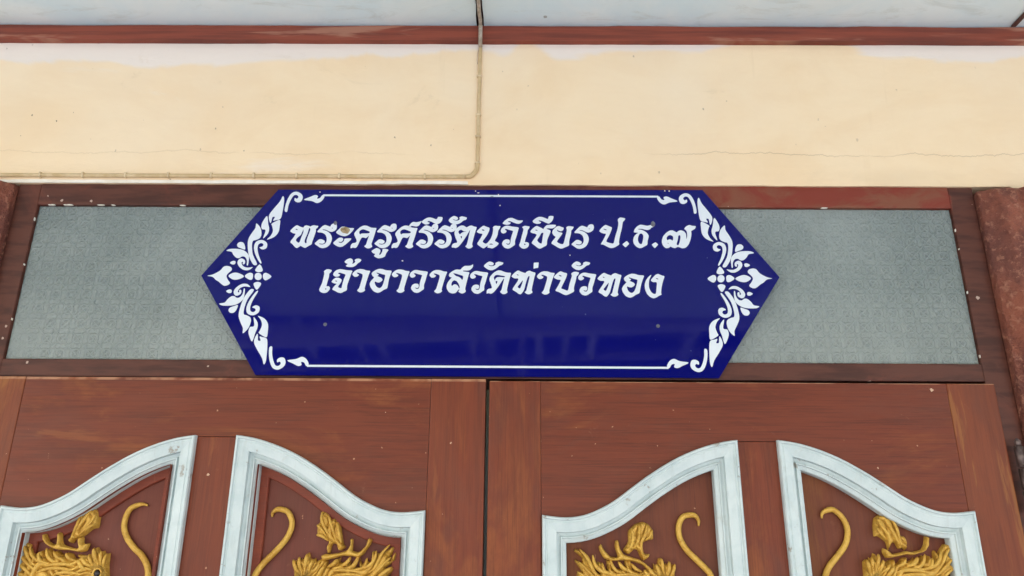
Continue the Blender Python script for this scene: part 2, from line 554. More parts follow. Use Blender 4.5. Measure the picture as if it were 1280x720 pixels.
# cornice board with an uneven painted top edge
cz0 = P(640, 50.5, -.012).z
top, bot = [], []
for i in range(161):
    x = -1.6 + 3.2 * i / 160
    top.append((x, ZC - .0018 + .0022 * noise.noise((x * 7, 2, 0)) + .001 * noise.noise((x * 30, 4, 0)) - .001))
    bot.append((x, cz0 + .0010 * noise.noise((x * 8, 9, 0)) + .0005 * noise.noise((x * 40, 7, 0))))
slab('cornice_board', bot + [(4, bot[-1][1]), (4, top[-1][1])] + top[::-1] + [(-4, top[0][1]), (-4, bot[0][1])], [], -.012, -.0003, M['cornice'], wl)
# thin white line of filler where the plaster meets the frame, left of the cable
lp = [(x, z) for x, z in lip if x < P(600, 228).x]
slab('filler_bead', [(x, z + .0058 + .0012 * noise.noise((x * 14, 3, 3))) for x, z in lp] + [(x, z + .0002) for x, z in lp[::-1]], [], -.0016, -.0002, M['caulk'], wl)

# interior seen through the figured glass
room = bpy.data.objects.new('interior_walls', None)
COL.objects.link(room)
room.location = (0, 1.5, 0)
structure(room)
box('wall_panel', -2.5, 2.5, 3.0, 3.1, 0, 2.9, M['interior'], room)
box('wall_panel', -2.6, -2.5, .21, 3.0, 0, 2.9, M['interior'], room)
box('wall_panel', 2.5, 2.6, .21, 3.0, 0, 2.9, M['interior'], room)
box('wall_panel', -2.6, 2.6, .21, 3.1, 2.9, 3.0, M['interior'], room)
box('floor_slab', -2.6, 2.6, .31, 3.1, -.29, -.004, M['concrete'], room)

# ------------------------------------------------------------------ pilasters
def pilaster(xi, sgn, ztop, label):
    root = empty('door_pilaster', label, 'pilaster', (xi + sgn * .08, 0, 0), 'rough plaster pilasters beside the door')
    prof = [(0, .06), (0, .010), (.0, -.008), (.003, -.011), (.020, -.030), (.024, -.032), (.044, -.034), (.052, -.029), (.060, -.029), (.068, -.038), (.09, -.042), (.12, -.044), (.15, -.043), (.162, -.038), (.168, -.02), (.168, -.0005)]
    fine = []
    for a, c_ in zip(prof[:-1], prof[1:]):
        k = max(2, int(math.dist(a, c_) / .004))
        fine += [(a[0] + (c_[0] - a[0]) * i / k, a[1] + (c_[1] - a[1]) * i / k) for i in range(k)]
    fine.append(prof[-1])
    V, F = [], []
    zs = [0, .5, 1.0, 1.3, 1.5] + [1.5 + (ztop - 1.5) * i / 170 for i in range(1, 171)]
    for z in zs:
        f = min(1, max(0, (ztop - z) / .03))
        rnd = math.sqrt(max(0, 1 - (1 - f) ** 2)) * .35 + .65
        for (q, y) in fine:
            x = xi + sgn * q
            d = .0028 * noise.noise((x * 40, y * 40, z * 30)) + .0016 * noise.noise((x * 130, y * 120, z * 110)) + .004 * noise.noise((q * 8, 4, z * 3))
            yy = y if y > .0 else y * rnd + d * min(1, -y / .006)
            V.append((x + sgn * d * .3 * (1 if y < -.004 else 0), yy, z))
    n = len(fine)
    for i in range(len(zs) - 1):
        for j in range(n - 1):
            F.append((i * n + j, i * n + j + 1, (i + 1) * n + j + 1, (i + 1) * n + j))
    F.append(tuple(range((len(zs) - 1) * n, len(zs) * n)))
    F.append(tuple(range(n)))
    mesh_obj('shaft', V, F, M['pilaster'], root, smooth=True)
pilaster(XP0, -1, P(2, 221, -.03).z, 'rough red-brown plaster pilaster on the side where the cable runs along the lintel')
pilaster(XP1, 1, P(1245, 231, -.03).z, 'rough red-brown plaster pilaster beside the door leaf with the visible hinge')

# ------------------------------------------------------------------ door frame with the transom light
fr_ = empty('door_frame', 'dark brown wooden door frame with a figured glass transom light', 'door frame', ((XG0 + XG1) / 2, .05, 0))
box('lintel', XG0, XG1, FY, FY + .09, ZG1, ZB + .03, M['frame'], fr_, .002)
box('jamb', XP0 + .0005, XG0 - .0002, FY + .001, FY + .09, 0, ZB + .03, M['frame'], fr_, .002)
box('jamb', XG1 + .0002, XP1 - .0005, FY + .001, FY + .09, 0, ZB + .03, M['frame'], fr_, .002)
box('transom_bar', XG0, XG1, FY, FY + .09, ZD + .004, ZG0, M['frame'], fr_, .002)
xm2 = P(612, 360, FY).x
box('mullion', xm2 - .025, xm2 + .025, FY + .001, FY + .09, ZG0 + .0002, ZG1 - .0002, M['frame'], fr_, .002)
for a, c_ in ((XG0, xm2 - .025), (xm2 + .025, XG1)):
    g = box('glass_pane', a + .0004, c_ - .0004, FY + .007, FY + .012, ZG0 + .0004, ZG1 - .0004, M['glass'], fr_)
# flaking putty along the top and sides of the panes
for i in range(26):
    side = random.random()
    if side < .62:
        x = random.uniform(XG0 + .02, XG1 - .02)
        if -.5 < x < .47: continue
        z, dx, dz = ZG1 - .0004, random.uniform(.0015, .0075), random.uniform(.0006, .0014)
    elif side < .8:
        x, z, dx, dz = XG0 + .0002, random.uniform(ZG0, ZG1), .0005, random.uniform(.0008, .003)
    else:
        x, z, dx, dz = XG1 - .0002, random.uniform(ZG0, ZG1), .0005, random.uniform(.0008, .003)
    pts = [(x + dx * math.cos(a) * random.uniform(.7, 1.2), z + dz * math.sin(a) * random.uniform(.7, 1.2)) for a in np.linspace(0, 2 * math.pi, 9)[:-1]]
    slab('putty_flake', pts, [], FY - .0004, FY + .003, M['caulk'], fr_)

# ------------------------------------------------------------------ door leaves
CURVE = [(297.5, 544.5), (310, 546.2), (327.5, 550), (352.5, 558.8), (377.5, 571.2), (402.5, 587.5), (422.5, 602.5), (445, 620), (465, 631.2), (482.5, 638), (500, 640.5), (515, 640.0), (532, 638)]
cw = [P2(x, y, LY) for x, y in CURVE]
h0, l0 = cw[0], cw[-1]
unit = [((x - h0[0]) / (l0[0] - h0[0]), (z - l0[1]) / (h0[1] - l0[1])) for x, z in cw]
ZPB = 1.02
PROF = [(0, -.001), (0, .0075), (.0014, .0100), (.0036, .0100), (.0046, .0070), (.0064, .0066), (.0080, .0074), (.0205, .0040), (.0212, -.0035), (.0262, -.0060), (.0268, -.0020), (.0285, -.0020), (.0292, -.0048), (.0340, -.0070), (.0350, -.0085), (.0352, -.0215)]

def offset_path(path, d):
    """inward offset of a panel outline = top curve (left to right) + two lower corners; the curve is clipped at the offset sides"""
    cv = path[:-2]
    x0, x1, zb = cv[0][0] + d, cv[-1][0] - d, path[-1][1] + d
    n = len(cv)
    op = []
    for i in range(n):
        t = (Vector(cv[min(i + 1, n - 1)]) - Vector(cv[max(i - 1, 0)])).normalized()
        op.append((cv[i][0] + t.y * d, cv[i][1] - t.x * d))
    def at(x):
        for p, q in zip(op[:-1], op[1:]):
            if p[0] <= x <= q[0]:
                return p[1] + (q[1] - p[1]) * (x - p[0]) / max(q[0] - p[0], 1e-9)
        p, q = (op[0], op[1]) if x < op[0][0] else (op[-2], op[-1])
        return p[1] + (q[1] - p[1]) * (x - p[0]) / (q[0] - p[0] + 1e-12)
    out = [(min(max(p[0], x0), x1), p[1]) for p in op]
    out = [(x, at(x) if x in (x0, x1) else z) for x, z in out]
    out[0], out[-1] = (x0, at(x0)), (x1, at(x1))
    return out + [(x1, zb), (x0, zb)]

def sweep(name, path, a, z, prof, y0, mat, parent, scale=1.0):
    """sweep a profile along path[a..z]; profile = (inward offset, proud height)"""
    rings = []
    for d, h in prof:
        op = offset_path(path, d * scale)
        rings.append([(op[i % len(op)][0], y0 - h, op[i % len(op)][1]) for i in range(a, z + 1)])
    n = z - a + 1
    V = [v for r in rings for v in r]
    F = []
    for k in range(len(rings) - 1):
        for i in range(n - 1):
            F.append((k * n + i, k * n + i + 1, (k + 1) * n + i + 1, (k + 1) * n + i))
    return mesh_obj(name, V, F, mat, parent)

def relief(name, poly, yb, hmax, rad, mat, parent, cell=.0015, flow=None):
    poly = np.array(poly)
    x0, z0 = poly.min(0) - 2 * cell
    x1, z1 = poly.max(0) + 2 * cell
    gx, gz = np.arange(x0, x1, cell), np.arange(z0, z1, cell)
    X, Z = np.meshgrid(gx, gz)
    pts = np.stack([X.ravel(), Z.ravel()], 1)
    A, B = poly, np.roll(poly, -1, 0)
    ins = np.zeros(len(pts), bool)
    best = np.full(len(pts), 9.0)
    near = np.zeros_like(pts)
    for a, b_ in zip(A, B):
        c1 = (a[1] > pts[:, 1]) != (b_[1] > pts[:, 1])
        with np.errstate(divide='ignore', invalid='ignore'):
            xi = (b_[0] - a[0]) * (pts[:, 1] - a[1]) / (b_[1] - a[1] + 1e-12) + a[0]
        ins ^= c1 & (pts[:, 0] < xi)
        d = b_ - a
        t = np.clip(((pts - a) @ d) / (d @ d + 1e-12), 0, 1)
        q = a + t[:, None] * d
        dist = np.hypot(*(pts - q).T)
        mk = dist < best
        best[mk] = dist[mk]
        near[mk] = q[mk]
    h = np.where(ins, hmax * np.sqrt(np.clip(1 - (1 - np.clip(best / rad, 0, 1)) ** 2, 0, 1)), 0)
    if flow is not None:
        h = h * flow(pts)
    pos = np.where(ins[:, None], pts, near)
    W, H = len(gx), len(gz)
    I = ins.reshape(H, W)
    idx, V, F = {}, [], []
    for r in range(H - 1):
        for c_ in range(W - 1):
            k = I[r, c_] + I[r, c_ + 1] + I[r + 1, c_ + 1] + I[r + 1, c_]
            if k < 1: continue
            f = []
            for rr_, cc in ((r, c_), (r, c_ + 1), (r + 1, c_ + 1), (r + 1, c_)):
                i = rr_ * W + cc
                if i not in idx:
                    idx[i] = len(V)
                    V.append((pos[i, 0], yb - h[i], pos[i, 1]))
                f.append(idx[i])
            F.append(tuple(f))
    return mesh_obj(name, V, F, mat, parent, smooth=True)

def zpts(s, ox, oy, k, Y):
    v = [float(t) for t in s.replace(';', ' ').replace(',', ' ').split()]
    return [P2(ox + v[i] / k, oy + v[i + 1] / k, Y) for i in range(0, len(v), 2)]

PY = .020                                       # field of the carved panels
CARVE = {
 'LA': dict(map=(1110, 1.0, 0, -1), ribs=([(960, 50), (900, 140), (830, 240), (770, 320)], [(1000, 90), (960, 180), (880, 270), (800, 320)], [(850, 100), (830, 190), (790, 270), (735, 355)], [(995, 200), (930, 240), (870, 290)]), o=(0, 630), mir=None, eye=(1025, 690),
  mass='175,655 225,665 260,640 195,575 200,555 250,580 270,540 205,480 210,458 260,480 282,480 208,365 220,335 270,365 350,400 365,480 412,545 430,520 415,470 465,458 475,520 510,555 500,460 520,430 560,510 590,522 575,465 610,470 650,515 700,535 690,480 740,495 770,550 812,540 800,500 850,510 920,520 935,490 970,500 970,450 990,430 1020,480 1055,465 1065,500 1110,490 1095,620 1100,720 1180,790 1200,850 1120,880 1000,870 900,950 820,1150 400,1180 240,1000 190,740',
  antler='470,300 500,298 522,370 560,398 615,405 618,310 632,278 655,300 660,400 700,420 760,438 830,450 818,340 870,328 865,400 932,392 900,470 870,478 830,482 740,462 620,460 560,442 500,402 470,360',
  sprig='705,350 740,310 790,240 800,180 830,100 900,70 950,38 1000,55 1015,110 1000,240 940,250 870,310 820,340 770,350 745,395 710,385',
  tail=((0, 540, 4), '745,368 725,362 700,365 660,385 637,430 630,480 645,530 680,580 720,620 745,670 750,720 745,800 730,900')),
 'LB': dict(map=(150, 1.08, 60, 1), ribs=([(440, 80), (440, 170), (490, 280), (520, 350)], [(500, 110), (530, 200), (560, 300), (600, 430)], [(590, 190), (610, 290), (625, 400)], [(390, 210), (440, 260), (490, 340)], [(385, 310), (440, 320), (500, 370)]), o=(350, 630), mir=(370, -1), eye=(250, 775),
  mass='150,720 150,580 170,560 210,580 225,540 250,560 280,500 300,480 315,545 345,550 360,535 375,570 440,540 490,570 480,620 520,635 555,565 620,530 602,592 640,580 690,602 720,560 708,620 800,632 800,530 830,605 870,545 890,582 915,572 925,480 950,465 975,532 980,490 1045,490 1060,470 1140,420 1155,440 1135,490 1088,540 1105,562 1160,470 1172,500 1155,570 1055,640 1065,662 1145,630 1140,670 1080,720 1050,1000 900,1180 480,1150 390,950 290,870 170,880 90,850 110,790',
  antler='430,510 470,498 520,500 620,485 690,460 720,400 715,345 745,350 742,420 738,468 800,485 870,420 895,338 935,350 920,400 850,500 800,540 740,522 640,518 560,542 480,562 440,560 428,530',
  sprig='480,500 468,440 500,370 455,345 420,320 375,320 385,200 410,185 405,130 440,70 490,90 530,150 560,140 610,195 625,290 640,400 665,430 620,470 590,462 570,400 540,395 522,420 510,492',
  tail=((260, 540, 4), '325,425 327,405 345,390 370,387 405,402 425,450 415,500 385,550 330,610 280,660 240,720 225,800 240,900')),
 'RA': dict(map=(1140, 1.07, 105, -1), ribs=([(700, 240), (720, 330), (700, 420), (650, 470)], [(780, 200), (780, 300), (760, 390), (720, 450)], [(860, 200), (840, 300), (800, 390), (815, 500)], [(910, 260), (880, 330), (820, 370)]), o=(700, 630), mir=(704, 1), eye=(1060, 785),
  mass='170,720 165,690 215,685 195,640 145,575 150,550 215,600 220,540 138,470 150,445 215,475 245,520 280,515 300,620 345,680 400,695 362,600 375,575 405,585 420,650 470,690 460,560 510,560 525,655 580,645 650,650 640,560 700,560 720,650 790,690 870,650 930,650 925,590 965,630 975,545 1005,535 1025,610 1060,590 1085,625 1135,600 1145,720 1220,790 1240,850 1160,880 1040,870 940,950 860,1150 440,1180 280,1000 220,780',
  antler='380,425 405,398 435,460 500,530 575,535 540,430 545,365 575,360 590,440 625,500 690,525 780,550 850,595 930,670 900,690 820,610 720,572 620,562 500,572 430,542 390,470',
  sprig='620,465 680,380 675,270 740,200 830,175 880,200 925,260 930,355 890,360 830,380 820,430 840,500 900,500 870,550 820,570 795,520 770,460 740,450 680,510',
  tail=((640, 540, 4), '930,470 930,445 915,422 890,415 850,427 830,470 835,530 870,590 930,650 970,690 990,720 1010,800 1000,900')),
 'RB': dict(map=(145, 0.97, 60, 1), ribs=([(260, 150), (300, 230), (370, 330), (390, 420)], [(320, 125), (370, 220), (430, 320), (490, 420)], [(400, 150), (440, 240), (470, 330), (530, 440)], [(250, 230), (290, 300), (360, 360)]), o=(1060, 630), mir=(1078, -1), eye=(230, 785),
  mass='150,720 140,580 165,550 190,580 200,530 225,560 240,490 265,500 275,570 310,580 340,600 400,560 440,550 450,600 490,590 520,540 570,530 560,580 620,560 650,530 660,580 700,580 720,510 740,520 745,570 770,510 800,520 805,560 840,550 835,480 850,460 880,520 890,480 940,400 1030,400 1020,460 980,500 1000,540 1040,545 1020,580 970,590 1055,630 1050,660 960,690 1000,900 850,1180 470,1150 370,950 280,870 160,880 80,850 110,790',
  antler='320,440 350,450 400,490 420,500 560,470 610,480 700,460 730,400 735,320 770,330 770,420 730,480 620,512 560,502 420,536 350,542 315,480',
  sprig='385,440 370,380 290,320 250,330 240,200 250,140 300,110 380,120 440,170 475,250 490,310 560,325 575,420 560,470 540,440 490,450 460,390 430,380 402,420 395,470',
  tail=((940, 540, 4), '345,432 345,410 362,395 400,390 445,430 470,490 460,560 420,620 380,670 360,720 350,800 370,900')),
}
LOCKS = [[(220, 345), (290, 430), (330, 520), (380, 600), (470, 640)], [(210, 470), (280, 540), (350, 620), (420, 680)], [(200, 570), (270, 620), (330, 680), (360, 740)],
 [(180, 665), (260, 700), (320, 750)], [(345, 405), (360, 490), (420, 560), (520, 590), (620, 600)], [(430, 480), (450, 560), (520, 600)], [(505, 440), (530, 520), (580, 570), (680, 590)],
 [(580, 470), (620, 530), (700, 570)], [(700, 490), (740, 540), (800, 570)], [(480, 620), (600, 600), (720, 600), (800, 630)], [(400, 690), (520, 645), (660, 640), (780, 665)],
 [(560, 710), (680, 680), (800, 690), (880, 710)], [(820, 550), (860, 620), (900, 670)], [(860, 530), (900, 590), (960, 625)], [(980, 440), (990, 520), (1000, 600)],
 [(1050, 470), (1050, 540), (1040, 610)], [(1105, 495), (1085, 570), (1062, 640)], [(930, 500), (950, 560), (970, 630)], [(400, 760), (520, 740), (680, 740), (800, 770)], [(330, 800), (480, 800), (640, 800), (780, 840)]]
BODY = [(48, 758), (80, 748), (125, 750), (160, 752), (182, 745), (200, 762), (208, 800), (204, 840), (190, 875), (196, 915), (214, 955), (220, 972), (184, 974), (178, 940), (160, 900), (128, 884), (104, 900), (92, 938), (98, 974), (62, 974), (64, 930), (70, 885), (50, 850), (34, 812), (36, 780)]

def carving(key, parent):
    cdat = CARVE[key]
    ox, oy = cdat['o']
    bz = P2(ox + 80, 800, PY)
    root = bpy.data.objects.new('carved_beast', None)
    COL.objects.link(root)
    root.parent = parent
    root.location = Vector((bz[0], PY, bz[1])) - parent_loc(parent)
    ex = P2(ox + cdat['eye'][0] / 8, oy + cdat['eye'][1] / 8, PY)
    def fan(pts):
        dx, dz = pts[:, 0] - ex[0], pts[:, 1] - ex[1]
        r = np.hypot(dx, dz)
        an = np.arctan2(dz, dx)
        wv = np.abs(np.sin(an * 15 + 3.0 * np.sin(r * 95) + 1.3 * np.sin(an * 5 + r * 60)))
        return 1 - .55 * (1 - wv) ** 1.5
    def feather(pts):
        wv = np.abs(np.sin((pts[:, 0] * .9 + pts[:, 1] * .45) * 330 + 2 * np.sin(pts[:, 1] * 150)))
        return 1 - .45 * (1 - wv) ** 2
    def bone(pts):
        return 1 - .12 * np.abs(np.sin((pts[:, 0] + pts[:, 1]) * 300))
    ms = zpts(cdat['mass'], ox, oy, 8, PY)
    relief('mane', ms, PY, .0125, .0040, M['gold'], root, cell=.001, flow=fan)
    # carved flame locks over the mane and leaf ribs on the sprig: tapered, pointed strokes
    def stroke(name, pts8, rmax, hgt):
        q = catmull([P2(ox + x / 8, oy + y / 8, PY) for x, y in pts8], 4, False)
        k = len(q)
        tt = [i / (k - 1) for i in range(k)]
        tube(name, [(x, PY - hgt * (.55 + .45 * math.sin(math.pi * min(1, .15 + .85 * t))), z) for (x, z), t in zip(q, tt)],
             [.00025 + rmax * math.sin(math.pi * (.06 + .86 * t ** .8)) for t in tt], M['gold'], root, 8, 1.25)
    fx, kx, dy_, fs = cdat['map']
    for L in LOCKS:
        stroke('mane_lock', [(fx + fs * (1110 - x) * kx, y + dy_) for x, y in L], random.uniform(.0021, .0030), .0125)
    for L in cdat['ribs']:
        stroke('sprig_rib', L, .0023, .0130)
    relief('antler', chaikin(zpts(cdat['antler'], ox, oy, 8, PY), .15, 2), PY - .006, .011, .0034, M['gold'], root, cell=.001, flow=bone)
    relief('sprig', chaikin(zpts(cdat['sprig'], ox, oy, 8, PY), .15, 2), PY - .0005, .0115, .005, M['gold'], root, cell=.001, flow=feather)
    (tx, ty, tk), s = cdat['tail']
    tp = catmull(zpts(s, tx, ty, tk, PY), 4, False)
    n = len(tp)
    rad = [.0038 * min(1, .35 + .65 * i / 10) * (1 + .25 * i / n) for i in range(n)]
    tube('tail', [(x, PY - .002 - r * .75, z) for (x, z), r in zip(tp, rad)], rad, M['gold'], root, 10, 1.0)
    if cdat['mir'] is None:
        bp = [P2(x, y, PY) for x, y in BODY]
    elif cdat['mir'][1] > 0:
        bp = [P2(x + cdat['mir'][0], y, PY) for x, y in BODY]
    else:
        bp = [P2(cdat['mir'][0] + 138 - x, y, PY) for x, y in BODY]
    def scales(pts):
        u_, v_ = pts[:, 0] * 300, pts[:, 1] * 300
        return 1 - .16 * np.abs(np.sin(u_ + v_) * np.sin(u_ - v_)) ** .5
    relief('body', chaikin(bp, .22, 2), PY + .002, .016, .018, M['gold'], root, cell=.0022, flow=scales)
    # eye: dark ball in a raised ring
    e = ex
    ring = [(e[0] + .0062 * math.cos(a), PY - .0150, e[1] + .0068 * math.sin(a)) for a in np.linspace(0, 2 * math.pi, 15)]
    tube('eye_ring', ring, .0017, M['gold'], root, 6)
    V, F = [], []
    for i in range(5):
        t = i / 4 * math.pi / 2
        for j in range(10):
            a = 2 * math.pi * j / 10
            V.append((e[0] + .0048 * math.cos(t) * math.cos(a), PY - .0130 - .005 * math.sin(t), e[1] + .0052 * math.cos(t) * math.sin(a)))
    for i in range(4):
        for j in range(10):
            F.append((i * 10 + j, i * 10 + (j + 1) % 10, (i + 1) * 10 + (j + 1) % 10, (i + 1) * 10 + j))
    mesh_obj('eye', V, F, M['black'], root, smooth=True)
    return root

def leaf(name_label, x0, x1, sa, sb, pan, hinge, ztop, stile_mats, field_mat, dx=0):
    """sa, sb: inner edges of the outer stiles; pan = [(key, H px, L px, dir)]"""
    root = empty('door_leaf', name_label, 'door', ((x0 + x1) / 2, LY + .02, 0), 'carved wooden door leaves')
    yb = LY + .036
    paths = []
    for key, Hp, Lp, fil in pan:
        Hc, Lc = P2(*Hp, LY), P2(*Lp, LY)
        cv = [(Hc[0] + t * (Lc[0] - Hc[0]), Lc[1] + s * (Hc[1] - Lc[1])) for t, s in unit]
        cv = catmull(cv, 3, False)
        if Lc[0] < Hc[0]:
            cv = cv[::-1]
        paths.append(cv)
    g = .0003
    box('stile', x0, sa - g, LY, yb, .02, ztop, stile_mats[0], root, .0016)
    box('stile', sb + g, x1, LY + .0004, yb, .02, ztop, stile_mats[1], root, .0016)
    # top rail: one board across both panels, its lower edge cut to the two ogees
    (pa, pb) = paths
    ins = .006
    zc_ = min(pa[-1][1], pb[0][1]) - .0008
    low = [(sa, pa[0][1] - ins)] + [(x, z - ins) for x, z in pa[:-1]] + [(pa[-1][0] - ins, pa[-1][1] - ins), (pa[-1][0] - ins, zc_), (pb[0][0] + ins, zc_), (pb[0][0] + ins, pb[0][1] - ins)] + [(x, z - ins) for x, z in pb[1:]] + [(sb, pb[-1][1] - ins)]
    low = [p for i, p in enumerate(low) if i == 0 or math.dist(p, low[i - 1]) > 1e-5]
    slab('rail', [(sa, ztop - .0004)] + low + [(sb, ztop - .0004)], [], LY + .0010, yb, M['wood_h'], root)
    # pieces of stile each side of the panel openings
    a0, a1 = pa[0][0], pa[-1][0]
    b0, b1 = pb[0][0], pb[-1][0]
    box('centre_stile', a1 - ins, b0 + ins, LY + .0006, yb, .02, zc_ - .0006, M['wood_v'], root, .0012)
    if a0 + ins > sa + .002:
        box('stile_edge', sa + g, a0 + ins, LY + .0008, yb, .02, pa[0][1] - ins - .0004, stile_mats[0], root)
    if b1 - ins < sb - .002:
        box('stile_edge', b1 - ins, sb - g, LY + .0008, yb, .02, pb[-1][1] - ins - .0004, stile_mats[1], root)
    for (px0, px1) in ((a0 + ins, a1 - ins), (b0 + ins, b1 - ins)):
        box('lock_rail', px0 + g, px1 - g, LY + .001, yb, .86, ZPB + .01, M['wood_h'], root, .001)
        box('bottom_rail', px0 + g, px1 - g, LY + .001, yb, .02, .20, M['wood_h'], root, .001)
        lp_ = box('panel', px0 + g, px1 - g, PY, yb - .004, .20, .86, field_mat, root)
    for (key, Hp, Lp, fil), cv in zip(pan, paths):
        path = cv + [(cv[-1][0], ZPB), (cv[0][0], ZPB)]
        n = len(cv)
        # wound so that the right-hand normal points into the panel
        inner = [p for i, p in enumerate(offset_path(path, .012)) if i == 0 or math.dist(p, offset_path(path, .012)[i - 1]) > 1e-5]
        fp = slab('panel', inner, [], PY, yb - .004, field_mat, root)
        mo = bpy.data.objects.new('moulding', None)
        COL.objects.link(mo)
        mo.parent = root
        mo.location = Vector((cv[n // 2][0], LY, ZPB)) - parent_loc(root)
        sweep('moulding_piece', path, 0, n - 1, PROF, LY, M['blue_paint'], mo)
        sweep('moulding_piece', path, n - 1, n, PROF, LY, M['blue_paint'], mo)
        sweep('moulding_piece', path, n, n + 1, PROF, LY, M['blue_paint'], mo)
        sweep('moulding_piece', path, n + 1, n + 2, PROF, LY, M['blue_paint'], mo)
        if fil:
            prof = [(.0345, .0), (.0345, -PY + LY + .0055), (.0470, -PY + LY + .0055), (.0482, -PY + LY + .004), (.0484, -PY + LY - .001)]
            sweep('fillet', path, 0, n + 2, prof, LY, M['fillet'], root)
        carving(key, root)
    if hinge:
        hx, hz = P2(1273, 600, LY - .003)
        for k in range(3):
            z1 = hz + .048 - k * .032
            tube('hinge_knuckle', [(hx + .008, LY - .006, z1), (hx + .008, LY - .006, z1 - .030)], .0062, M['steel'], root, 12, axis=(0, 1, 0))
        tube('hinge_finial', [(hx + .008, LY - .006, hz + .0485), (hx + .008, LY - .006, hz + .056), (hx + .008, LY - .006, hz + .060)], [.004, .0045, .001], M['steel'], root, 10)
    return root

leaf('carved red-brown door leaf whose recessed panels are edged by red wooden fillets',
     XL, P(607, 500, LY).x, P(31, 480, LY).x, P(538.7, 480, LY).x,
     [('LA', (247, 544.5), (5, 632), True), ('LB', (297.5, 544.5), (532, 638), True)], False, ZD + .0022,
     (M['wood_gold'], M['wood_v']), M['panel'])
leaf('carved red-brown door leaf with a metal hinge and a worn golden outer stile',
     P(611.5, 500, LY).x, XR, P(676, 480, LY).x, P(1183, 482, LY).x,
     [('RA', (920, 550.7), (677.5, 643.8), False), ('RB', (970, 550.8), (1215, 638.8), False)], True, ZD - .0008,
     (M['wood_v'], M['wood_gold']), M['panel_warm'])

# ------------------------------------------------------------------ sign
SY = -.0040                                       # front of the board
sb_ = empty('name_sign', 'glossy blue six-sided sign with white Thai lettering and scroll ornament over the door', 'sign', (*P2(612, 468, SY)[:1], SY, P2(612, 468, SY)[1]))
OUT = [(348, 237), (878, 237.5), (974.5, 346.5), (899, 472.5), (319, 468.5), (251.5, 344.5)]
ow = [P2(x, y, SY) for x, y in OUT]
slab('board', ow, [], SY, FY - .0003, M['sign'], sb_)
LF = SY - .0004
def white(name, pts, holes=(), k=0):
    return slab(name, pts, holes, LF - k * .00003, SY - .00002, M['white'], sb_)

def gl(o, s, holes='', d=(0, 0), r=.2):
    def rd(q):
        v = [float(t) for t in q.replace(',', ' ').split()]
        return [(v[i] + d[0], v[i + 1] + d[1]) for i in range(0, len(v), 2)]
    f = lambda q: [P2(o[0] + x / 16, o[1] + y / 16, SY) for x, y in q]
    white('letter', f(chaikin(rd(s), r, 2)), [f(chaikin(rd(h), r, 1)) for h in holes.split('|') if h.strip()])

a_, b_, c_, d_, e_, f_, g_, h_ = (360, 274), (435, 280), (500, 268), (560, 268), (622, 268), (665, 268), (740, 268), (790, 268)
A_, B_, C_, D_, E_, F_, G_ = (395, 322), (455, 328), (530, 328), (585, 326), (635, 326), (690, 326), (755, 330)
ROR = '585,245 640,190 690,140 740,115 790,130 850,155 860,120 890,95 930,85 970,100 980,150 970,200 930,235 880,255 840,250 800,232 750,208 692,204 692,216 755,228 805,254 848,292 872,340 880,390 870,440 840,510 780,560 700,582 640,570 590,535 525,490 570,450 620,405 670,400 720,425 738,440 730,475 690,495 618,482 632,502 690,510 745,490 775,440 775,370 750,310 700,275 650,265 600,265'
RORH = '866,170 906,178 892,190'
KHO = '45,480 60,420 90,385 140,380 170,360 175,330 150,270 125,215 130,180 180,120 250,60 320,30 380,35 450,70 500,80 575,80 555,130 530,220 490,340 465,400 490,455 440,485 390,490 350,470 320,445 360,420 385,340 425,225 400,250 360,285 320,270 275,270 240,330 210,400 175,465 145,482 95,470 70,484'
KHOH = '225,150 260,115 310,105 370,125 440,155 430,185 380,190 300,190 260,195 245,215 225,185'
WOW = '60,330 80,280 140,235 200,225 290,245 430,260 410,320 375,450 345,530 350,610 300,640 260,670 210,688 140,670 90,610 90,570 120,520 170,498 230,505 245,530 240,575 215,590 163,576 190,605 235,607 256,570 265,480 300,370 315,330 230,310 175,290 145,290 150,310 185,335 160,370 110,385 75,365'
SARAA = '725,340 745,300 800,250 870,228 950,235 1010,260 1090,265 1060,330 1020,450 970,620 985,655 940,690 880,700 815,660 860,620 890,530 945,340 880,310 830,298 812,304 830,325 865,345 830,380 770,388'
OANG = '150,230 170,195 240,150 310,128 380,135 440,160 560,165 540,220 500,330 475,470 465,520 390,550 330,595 270,612 190,580 130,500 110,430 140,370 210,300 170,275'
OANGH = '245,200 290,212 360,235 428,250 415,320 385,430 355,490 315,518 275,505 235,470 210,400 222,380 260,400 305,405 350,380 375,345 350,310 300,288 262,275 300,245 262,225'
THO = '65,310 130,240 200,188 260,220 335,245 345,250 370,220 430,195 490,225 555,240 530,320 500,450 470,590 495,630 450,665 390,672 325,630 365,605 385,520 420,380 435,310 415,300 385,350 350,470 320,590 260,672 215,665 160,620 85,580 110,530 210,385 200,350 140,355 95,335'
THOH = '185,525 230,470 300,380 290,440 255,530 235,560|170,275 195,272 220,292 195,295'
